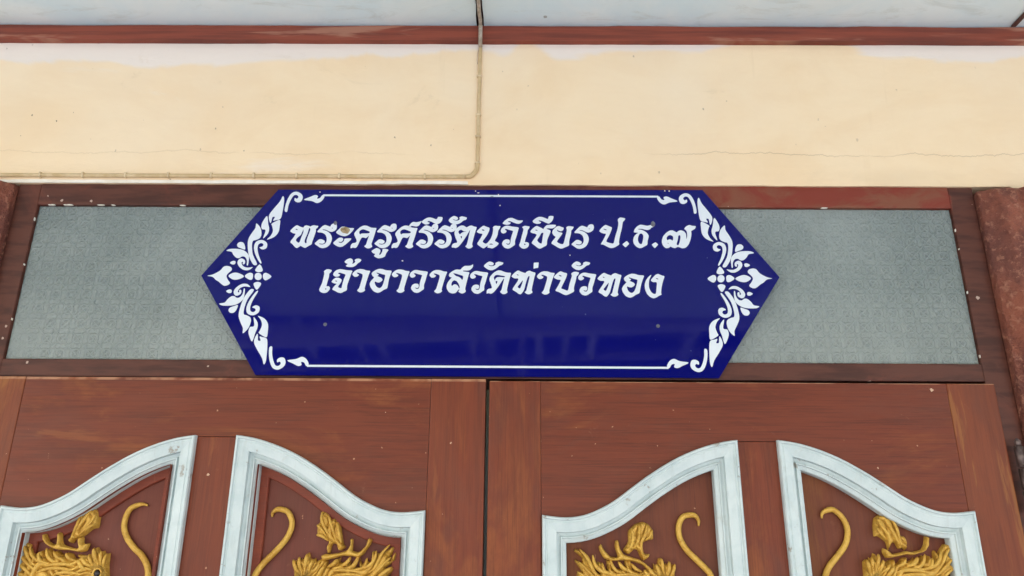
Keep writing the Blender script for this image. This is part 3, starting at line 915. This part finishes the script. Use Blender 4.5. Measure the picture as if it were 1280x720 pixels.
# first line
gl(a_, '40,238 110,165 180,115 240,150 300,170 310,168 330,135 370,122 430,140 450,150 480,130 520,120 570,132 610,135 590,175 555,195 560,240 530,330 480,465 475,505 410,535 345,578 300,560 250,530 215,560 175,580 140,560 90,500 45,465 60,430 110,370 160,290 110,285 65,260',
   '308,196 312,260 265,370 232,465 205,475 152,425 180,375 255,320 290,245|430,170 450,190 440,240 400,340 370,430 375,475 350,485 330,450 340,400 390,290 415,200|145,200 165,190 200,212 180,222')
gl(a_, ROR, RORH)
gl(a_, '955,265 1010,210 1070,150 1150,150 1220,180 1330,178 1290,240 1220,310 1140,345 1060,330 1000,300')
gl(a_, '895,480 960,420 1020,370 1080,370 1110,395 1090,440 1050,460 1010,445 1020,470 1070,478 1120,440 1130,390 1180,385 1275,385 1240,430 1160,500 1090,550 1030,558 960,530')
gl(b_, KHO, KHOH)
gl(b_, ROR, RORH, (-4, -95))
gl(b_, '465,545 520,505 570,480 620,495 650,520 645,560 620,610 640,625 680,570 690,530 690,500 740,495 815,515 790,550 765,580 740,650 690,675 610,690 560,670 515,640 550,600 500,585')
gl(b_, KHO, KHOH, (820, 0))
gl(c_, '175,235 220,180 260,150 330,160 380,150 440,130 410,180 380,225 330,245 260,232 215,232 218,262 178,262')
gl(c_, ROR, RORH, (-215, 102))
gl(c_, '430,150 480,105 540,70 600,60 660,75 730,105 755,70 760,48 860,55 840,130 800,175 740,198 680,175 630,145 570,128 542,148 600,170 570,195 510,205 460,180')
gl(c_, ROR, RORH, (155, 100))
gl(d_, '5,120 60,60 120,28 180,50 205,80 185,110 140,115 115,95 98,98 135,124 195,127 238,100 225,60 270,40 310,45 385,65 360,110 310,120 260,165 200,195 120,198 50,170')
gl(d_, '70,665 85,600 130,575 180,570 185,540 155,480 130,400 130,350 170,280 240,230 300,220 340,240 370,265 420,235 470,220 520,245 580,255 555,320 530,400 500,520 480,600 500,645 450,680 400,685 340,640 372,618 395,540 415,440 440,330 445,300 400,380 340,480 260,590 200,655 150,675 115,662',
   '205,350 230,315 270,305 310,340 390,345 300,357 265,375 240,405 220,380|245,440 280,430 275,495')
gl(d_, '570,345 640,275 710,222 770,250 835,270 825,330 780,420 690,540 700,560 750,590 780,580 850,500 890,400 905,300 895,255 940,225 1000,235 1055,235 1030,290 1005,320 990,430 930,530 970,550 1020,580 980,630 890,685 840,670 785,665 800,620 760,650 710,685 650,650 575,590 620,530 700,390 650,385 600,370',
   '668,310 700,298 738,320 705,332|815,602 860,580 912,602 870,606')
gl(e_, WOW)
gl(e_, '95,180 150,120 220,75 290,70 350,95 420,125 515,120 480,165 430,190 380,185 310,160 250,133 203,138 220,157 270,167 240,200 180,210 120,195')
gl(e_, '485,255 540,228 590,235 645,245 625,290 600,310 595,380 560,480 540,560 590,555 630,580 620,640 580,675 520,690 470,670 425,620 450,570 480,450 510,340 520,290', '523,595 545,582 563,605 545,618')
gl(e_, '645,345 720,265 780,228 840,255 900,285 915,300 930,265 980,215 1040,210 1110,205 1175,215 1140,265 1080,285 1020,275 970,284 1000,300 1065,325 1040,400 990,510 985,620 930,645 850,690 800,670 740,620 675,575 710,520 790,410 750,385 690,375',
   '875,370 920,365 905,430 890,540 880,590 835,575 785,520 840,440|743,315 775,303 808,332 780,328')
gl(e_, '695,135 760,80 820,50 890,52 950,75 1010,100 1020,40 1065,30 1125,38 1100,120 1060,165 1020,188 960,165 900,135 840,118 813,124 840,147 875,157 850,185 780,192 720,170')
gl(f_, '400,365 420,310 490,245 540,232 590,255 640,270 620,320 580,340 530,325 500,305 500,330 540,357 610,370 600,400 540,480 490,550 560,590 620,600 640,560 665,450 700,310 680,265 720,235 780,240 840,250 810,300 785,320 780,390 740,540 745,625 680,650 590,690 530,670 450,620 380,580 420,520 480,450 430,420')
gl(f_, ROR, RORH, (258, 110))
gl(g_, '140,330 200,260 270,205 330,235 400,260 390,310 350,410 275,545 340,570 430,590 445,530 470,420 510,300 530,180 510,100 560,60 620,70 670,85 640,130 615,150 600,270 560,420 535,560 550,600 490,640 430,670 370,675 300,645 230,605 170,600 210,540 290,385 230,385 170,360', '218,290 250,288 303,310 270,320')
gl(g_, '605,600 695,530 745,590 670,662', r=.1)
gl(h_, '35,360 45,310 90,250 160,205 230,215 300,230 350,220 390,205 440,190 465,190 450,230 420,255 390,260 360,300 310,315 250,303 190,288 116,290 118,301 185,308 245,332 300,372 335,425 330,470 310,530 310,610 260,635 200,670 150,678 90,650 35,590 20,520 40,440 90,390 130,370 90,365', '160,385 195,382 226,415 225,480 205,570 190,600 150,590 118,530 118,470 140,410')
gl(h_, '390,605 470,555 525,605 455,680', r=.1)
gl(h_, '595,520 620,440 680,370 750,325 810,318 860,345 890,365 930,330 980,318 1040,340 1080,390 1085,470 1090,500 1105,440 1100,350 1070,310 1040,290 1080,240 1150,210 1200,230 1280,235 1260,290 1210,318 1180,330 1190,400 1170,510 1130,610 1070,670 1000,680 945,655 910,650 860,678 800,660 770,640 740,670 680,680 630,640 600,580',
   '690,470 720,425 770,410 820,440 825,490 810,530 780,505 740,500 710,520 695,505|925,420 960,415 970,450 960,530 930,620 900,615 890,590 915,510|703,575 725,568 738,592')
# second line
gl(A_, '155,275 210,235 260,232 325,255 290,300 265,320 260,390 230,480 205,580 250,570 280,595 275,640 220,700 150,712 90,690 60,650 80,600 120,520 150,410 170,310', '178,625 205,613 212,635 190,642')
gl(A_, '340,350 355,300 410,250 480,230 550,240 620,255 735,260 710,310 670,420 620,560 620,655 560,680 500,712 440,700 380,665 320,640 350,590 420,520 370,520 305,490 340,440 400,400 460,405 520,440 500,500 430,590 510,620 520,560 560,420 600,340 540,320 480,300 440,308 455,330 490,345 450,380 390,385', '375,467 410,458 427,482 400,480')
gl(A_, '565,85 620,35 690,12 735,40 740,90 720,130 770,110 790,80 770,50 810,25 860,20 915,45 880,90 840,110 800,155 740,190 650,190 590,170 640,125 600,115')
gl(A_, SARAA)
gl(B_, OANG, OANGH)
gl(B_, SARAA, '', (-172, -88))
gl(B_, WOW, '', (852, -75))
gl(C_, SARAA, '', (-620, -78))
gl(C_, '495,265 510,220 580,170 650,140 730,150 760,110 810,70 880,70 940,65 985,35 975,100 920,155 860,165 780,162 778,180 840,190 912,197 890,260 860,370 820,530 840,580 800,615 750,625 680,585 718,545 690,540 640,610 570,625 500,600 455,530 450,470 475,400 530,330 560,300 520,295',
   '580,213 640,225 720,250 780,268 785,310 765,358 730,310 680,285 640,275 600,240|545,440 560,390 600,355 650,370 690,420 716,490 708,528 690,500 680,470 640,440 600,440 570,465 560,480')
gl(C_, WOW, '', (858, -55))
gl(D_, '310,105 370,45 430,12 490,30 520,55 500,90 450,95 400,73 430,107 500,110 552,80 545,45 610,15 660,25 715,40 680,85 630,95 570,150 490,190 420,185 360,150')
gl(D_, '370,650 375,590 410,560 470,555 480,530 460,470 425,380 440,320 510,240 600,190 660,195 730,225 790,240 865,240 845,310 810,440 775,590 795,630 750,665 690,668 635,620 670,590 690,500 715,400 725,350 700,370 640,470 570,565 510,635 460,662 410,645 380,658',
   '515,330 540,295 580,280 640,290 740,308 735,335 640,325 580,330 545,365 540,400 520,360|545,410 595,400 570,475')
gl(E_, THO, THOH)
gl(E_, '515,38 615,35 605,140 560,145 510,158', r=.08)
gl(E_, SARAA, '', (-150, -20))
gl(F_, '30,325 100,255 170,205 230,235 305,250 290,320 250,410 175,555 230,570 310,605 330,560 345,480 390,330 400,300 380,255 430,222 480,220 545,235 520,285 490,310 480,380 435,540 445,615 380,650 290,690 230,675 150,630 60,600 100,540 185,380 120,380 60,355', '128,290 160,283 203,308 170,317')
gl(F_, '385,100 430,45 490,10 550,30 585,65 560,95 515,95 470,73 500,105 570,110 627,75 620,40 680,15 770,40 740,85 690,95 630,150 550,190 480,180 420,140')
gl(F_, WOW, '', (460, 10))
gl(F_, THO, THOH, (838, 48))
gl(G_, OANG, OANGH, (245, 65))
gl(G_, '950,215 900,245 840,320 812,410 820,510 860,600 920,660 990,690 1050,670 1100,635 1155,615 1140,580 1150,470 1180,340 1215,245 1150,230 1080,195 1030,215 970,280 930,330 980,365 1040,360 1060,380 1050,480 1040,600 990,600 940,560 900,480 895,390 905,310 935,250', '1028,285 1060,283 1098,306 1060,307')

# scroll ornament: one quarter traced, mirrored up-down and left-right on the board
ZA, ZD_ = (250, 280), (290, 232)
QUARTER = [
 (ZA, '597,405 560,445 555,470 590,482 625,470 622,440'),
 (ZA, '300,388 330,370 355,375 350,400 325,405'),
 (ZA, '372,205 395,182 430,185 448,215 450,255 415,245 380,230'),
 (ZA, '265,268 300,250 380,250 440,265 480,300 490,340 480,410 468,410 470,365 450,330 420,325 395,340 365,338 335,310 315,278'),
 (ZA, '528,432 490,460 440,460 395,430 375,390 390,355 420,345 450,365 447,398 428,402 430,378 415,385 425,415 460,435 500,435'),
 (ZA, '565,-6 605,40 615,100 600,140 560,160 530,170 520,220 530,310 570,395 550,412 525,395 490,320 478,220 485,150 520,90 555,40'),
 (ZA, '600,390 560,320 540,240 560,180 620,160 670,190 665,240 625,255 595,235 625,225 635,205 615,190 585,205 575,250 590,320 615,385'),
 (ZD_, '352,305 362,380 372,430 360,480 315,528 318,505 335,460 330,440 300,435 295,395 315,350'),
 (ZD_, '480,345 478,400 465,465 420,515 350,540 385,505 410,455 400,400 395,385 430,362'),
 (ZD_, '510,105 522,150 500,290 480,335 440,345 412,350 430,315 405,316 396,350 385,375 370,335 375,290 420,230 480,160'),
 (ZD_, '528,255 535,200 560,130 600,75 650,62 695,85 708,120 690,160 655,168 625,150 630,125 650,132 665,115 650,95 620,98 590,140 565,200 552,260'),
 (ZD_, '720,142 780,115 830,95 860,105 850,130 880,125 905,95 925,112 895,155 850,175 800,155'),
]
AXIS = [
 '75,518 130,505 200,468 235,430 270,420 310,432 318,460 285,490 265,520 280,560 300,590 275,612 235,615 185,575 160,560 125,528',
 '285,520 330,490 380,490 440,522 390,552 330,555',
 '448,522 490,490 525,495 530,525 520,555 490,555',
 '582,489 608,499 617,525 608,551 582,561 556,551 547,525 556,499',
 '715,525 665,490 635,500 630,535 645,560 670,560',
]
mz = .5 * (ow[5][1] + ow[2][1]) - .0005
mx = .25 * (ow[0][0] + ow[1][0] + ow[3][0] + ow[4][0])
mx = .5 * (mx + .5 * (ow[5][0] + ow[2][0]))
zt_, zb_ = P2(612, 245, SY)[1], P2(612, 458.6, SY)[1]
mz = .5 * (zt_ + zb_)
for o_, s in QUARTER:
    q = catmull(zpts(s, o_[0], o_[1], 8, SY), 3)
    for sx in (1, -1):
        for sz in (1, -1):
            white('ornament_leaf', [((x if sx > 0 else 2 * mx - x), (z if sz > 0 else 2 * mz - z)) for x, z in q])
for s in AXIS:
    q = catmull(zpts(s, 250, 280, 8, SY), 3)
    ca = sum(p[1] for p in q) / len(q)
    for sx in (1, -1):
        white('ornament_leaf', [((x if sx > 0 else 2 * mx - x), z) for x, z in q])
lx0 = P2(404, 245, SY)[0]
for zz in (zt_, zb_):
    white('border_line', [(lx0, zz - .0016), (2 * mx - lx0, zz - .0016), (2 * mx - lx0, zz + .0016), (lx0, zz + .0016)], k=2)

def dome(name, px, r, mat, parent, Y, h=.0015):
    x, z = P2(*px, Y)
    V, F = [], []
    for i in range(4):
        t = i / 3.2 * math.pi / 2
        for j in range(12):
            a = 2 * math.pi * j / 12
            V.append((x + r * math.cos(t) * math.cos(a), Y - h * math.sin(t), z + r * math.cos(t) * math.sin(a)))
    for i in range(3):
        for j in range(12):
            F.append((i * 12 + j, i * 12 + (j + 1) % 12, (i + 1) * 12 + (j + 1) % 12, (i + 1) * 12 + j))
    F.append(tuple(range(36, 48)))
    return mesh_obj(name, V, F, mat, parent, smooth=True)
dome('screw', (406.5, 405.5), .0030, M['chip'], sb_, SY)
dome('screw', (822.5, 407.5), .0030, M['chip'], sb_, SY)
def blob(name, px, rx, rz, mat, Y, d):
    x, z = P2(*px, Y)
    pts = [(x + rx * math.cos(a) * random.uniform(.8, 1.15), z + rz * math.sin(a) * random.uniform(.8, 1.15)) for a in np.linspace(0, 2 * math.pi, 13)[:-1]]
    return relief(name, catmull(pts, 3), Y, d, max(rx, rz) * .7, mat, sb_, cell=.0008)
blob('mud_dab', (431.5, 287.5), .0078, .0066, M['dab'], LF - .0001, .0020)
blob('chip_mark', (419, 278.5), .0028, .0038, M['chip'], LF - .0001, .0008)
blob('chip_mark', (816.5, 280), .0038, .0048, M['chip'], LF - .0001, .0010)
for px, rx, rz in (((503, 326), .0014, .0012), ((712.5, 319), .0010, .0010), ((623, 243.5), .0010, .0016), ((615, 245.4), .0030, .0006), ((598, 241), .0020, .0007), ((594.5, 238.8), .0010, .0010), ((836.5, 238.8), .0012, .0014), ((831, 238.5), .0010, .0012), ((400, 240), .0010, .0010), ((625, 256.8), .0010, .0012)):
    blob('scuff', px, rx, rz, M['chip'] if rx > .0025 else M['caulk'], LF - .0001, .0003)

# ------------------------------------------------------------------ cable on the wall
cb_ = empty('electric_cable', 'thin cream cable clipped along the lintel and up the wall to the ceiling', 'cable', (*P(593, 222, 0)[:2], P(593, 222, 0).z))
CR = .0036
zrun = P(300, 220.8, 0).z
seq = []
xa, xb = -1.3, P(583, 222, 0).x
for i in range(50):
    x = xa + (xb - xa) * i / 49
    seq.append((x, -CR * .75, zrun + .0008 * noise.noise((x * 8, 1, 0))))
cx_, cz_ = P2(597, 205, 0)
arc = [(xb, zrun), (xb + .4 * (cx_ - xb), zrun + .0012), (cx_ - .006, zrun + .006), (cx_ - .001, zrun + .014), (cx_, cz_)]
tube('horizontal_run', seq, CR, M['cable'], cb_, 10, .8)
tube('bend', [(x, -CR * .85, z) for x, z in catmull(arc, 4, False)], CR * 1.12, M['cable'], cb_, 10, .85)
xt, ztp = P2(600.5, 60, 0)
up = []
for i in range(26):
    t = i / 25
    up.append((cx_ + (xt - cx_) * t + .0006 * noise.noise((t * 7, 2, 0)), -CR * .75, cz_ + (ztp - cz_) * t))
tube('vertical_run', up, CR * .92, M['cable'], cb_, 10, .8)
bare = [(xt, -CR * .8, ztp), (xt + .0002, -.010, ztp + .004), (xt + .0004, -.0165, ztp + .011), (xt + .0004, -.0170, ZC - .010), (xt + .0004, -.021, ZC - .0045), (xt + .0002, -.034, ZC - .0030)] + [(XJ + .0004 * math.sin(k), -.05 - k * .05, ZC - .0028) for k in range(0, 30)]
tube('bare_run', catmull(bare, 3, False), CR * 1.0, M['cable_bare'], cb_, 8, .9)
tube('loose_strand', [(xt - .001, -.004, P(600, 57).z), (xt - .0045, -.005, P(600, 70).z), (xt - .0052, -.005, P(600, 77).z), (xt - .004, -.004, P(600, 82).z)], .0004, M['cable_bare'], cb_, 6)
k = 0
for i in range(14):
    x = P(105 + 53.3 * (i - 2.0), 221, 0).x
    if x > xb - .004: break
    box('cable_clip', x - .0016, x + .0016, -CR * 1.9, -.0002, zrun - CR * 1.25, zrun + CR * 1.35, M['clip'], cb_, .0006)
for py in (97, 145, 172, 205):
    x, z = P2(600 - 3 * (py - 60) / 145, py, 0)
    box('cable_clip', x - CR * 1.25, x + CR * 1.25, -CR * 1.8, -.0002, z - .0016, z + .0016, M['clip'], cb_, .0006)

# ------------------------------------------------------------------ entrance canopy behind the photographer (it mirrors in the sign)
cp = empty('entrance_canopy', 'dark sheet roofed entrance canopy with pale rafters opposite the door', 'canopy', (0, -2.6, -.3))
def beam3(name, a, c_, wx, mat):
    a, c_ = Vector(a), Vector(c_)
    t = (c_ - a).normalized()
    s = t.cross(Vector((0, 0, 1))).normalized() * wx / 2
    u = s.cross(t).normalized() * wx * .6
    V = [p + q for p in (a, c_) for q in (s + u, s - u, -s - u, -s + u)]
    return mesh_obj(name, V, [(0, 1, 2, 3), (4, 5, 6, 7), (0, 1, 5, 4), (1, 2, 6, 5), (2, 3, 7, 6), (3, 0, 4, 7)], mat, cp)
CY0, CY1, CZ0, CZ1, CX = -1.90, -3.3, ZC - .0, ZC - .22, 1.75
V = [(-CX, CY0, CZ0 + .09), (CX, CY0, CZ0 + .09), (CX, CY1, CZ1 + .09), (-CX, CY1, CZ1 + .09)]
mesh_obj('roof_sheet', V + [(x, y, z + .01) for x, y, z in V], [(0, 1, 2, 3), (4, 5, 6, 7), (0, 1, 5, 4), (1, 2, 6, 5), (2, 3, 7, 6), (3, 0, 4, 7)], M['sheet'], cp)
beam3('edge_beam', (-CX, -1.93, ZC - .10), (CX, -1.93, ZC + .06), .07, M['beam'])
beam3('purlin', (-CX, -2.40, ZC - .12), (CX, -2.40, ZC + .02), .025, M['beam'])
for x in (-1.3, -.95, -.72, -.62, -.2, -.12, .1, .22, .34, .78, .9, 1.05, 1.45):
    beam3('rafter', (x, CY0 - .05, CZ0 + .03), (x * 1.02, -2.42, CZ0 - .03), random.choice((.02, .03, .045)), M['beam'])
beam3('king_post', (.02, -2.0, ZC - .26), (.02, -1.999, ZC + .02), .03, M['beam'])
for x in (-CX, CX):
    beam3('post', (x, CY1 + .1, -.3), (x, CY1 + .101, CZ1 + .06), .1, M['beam'])
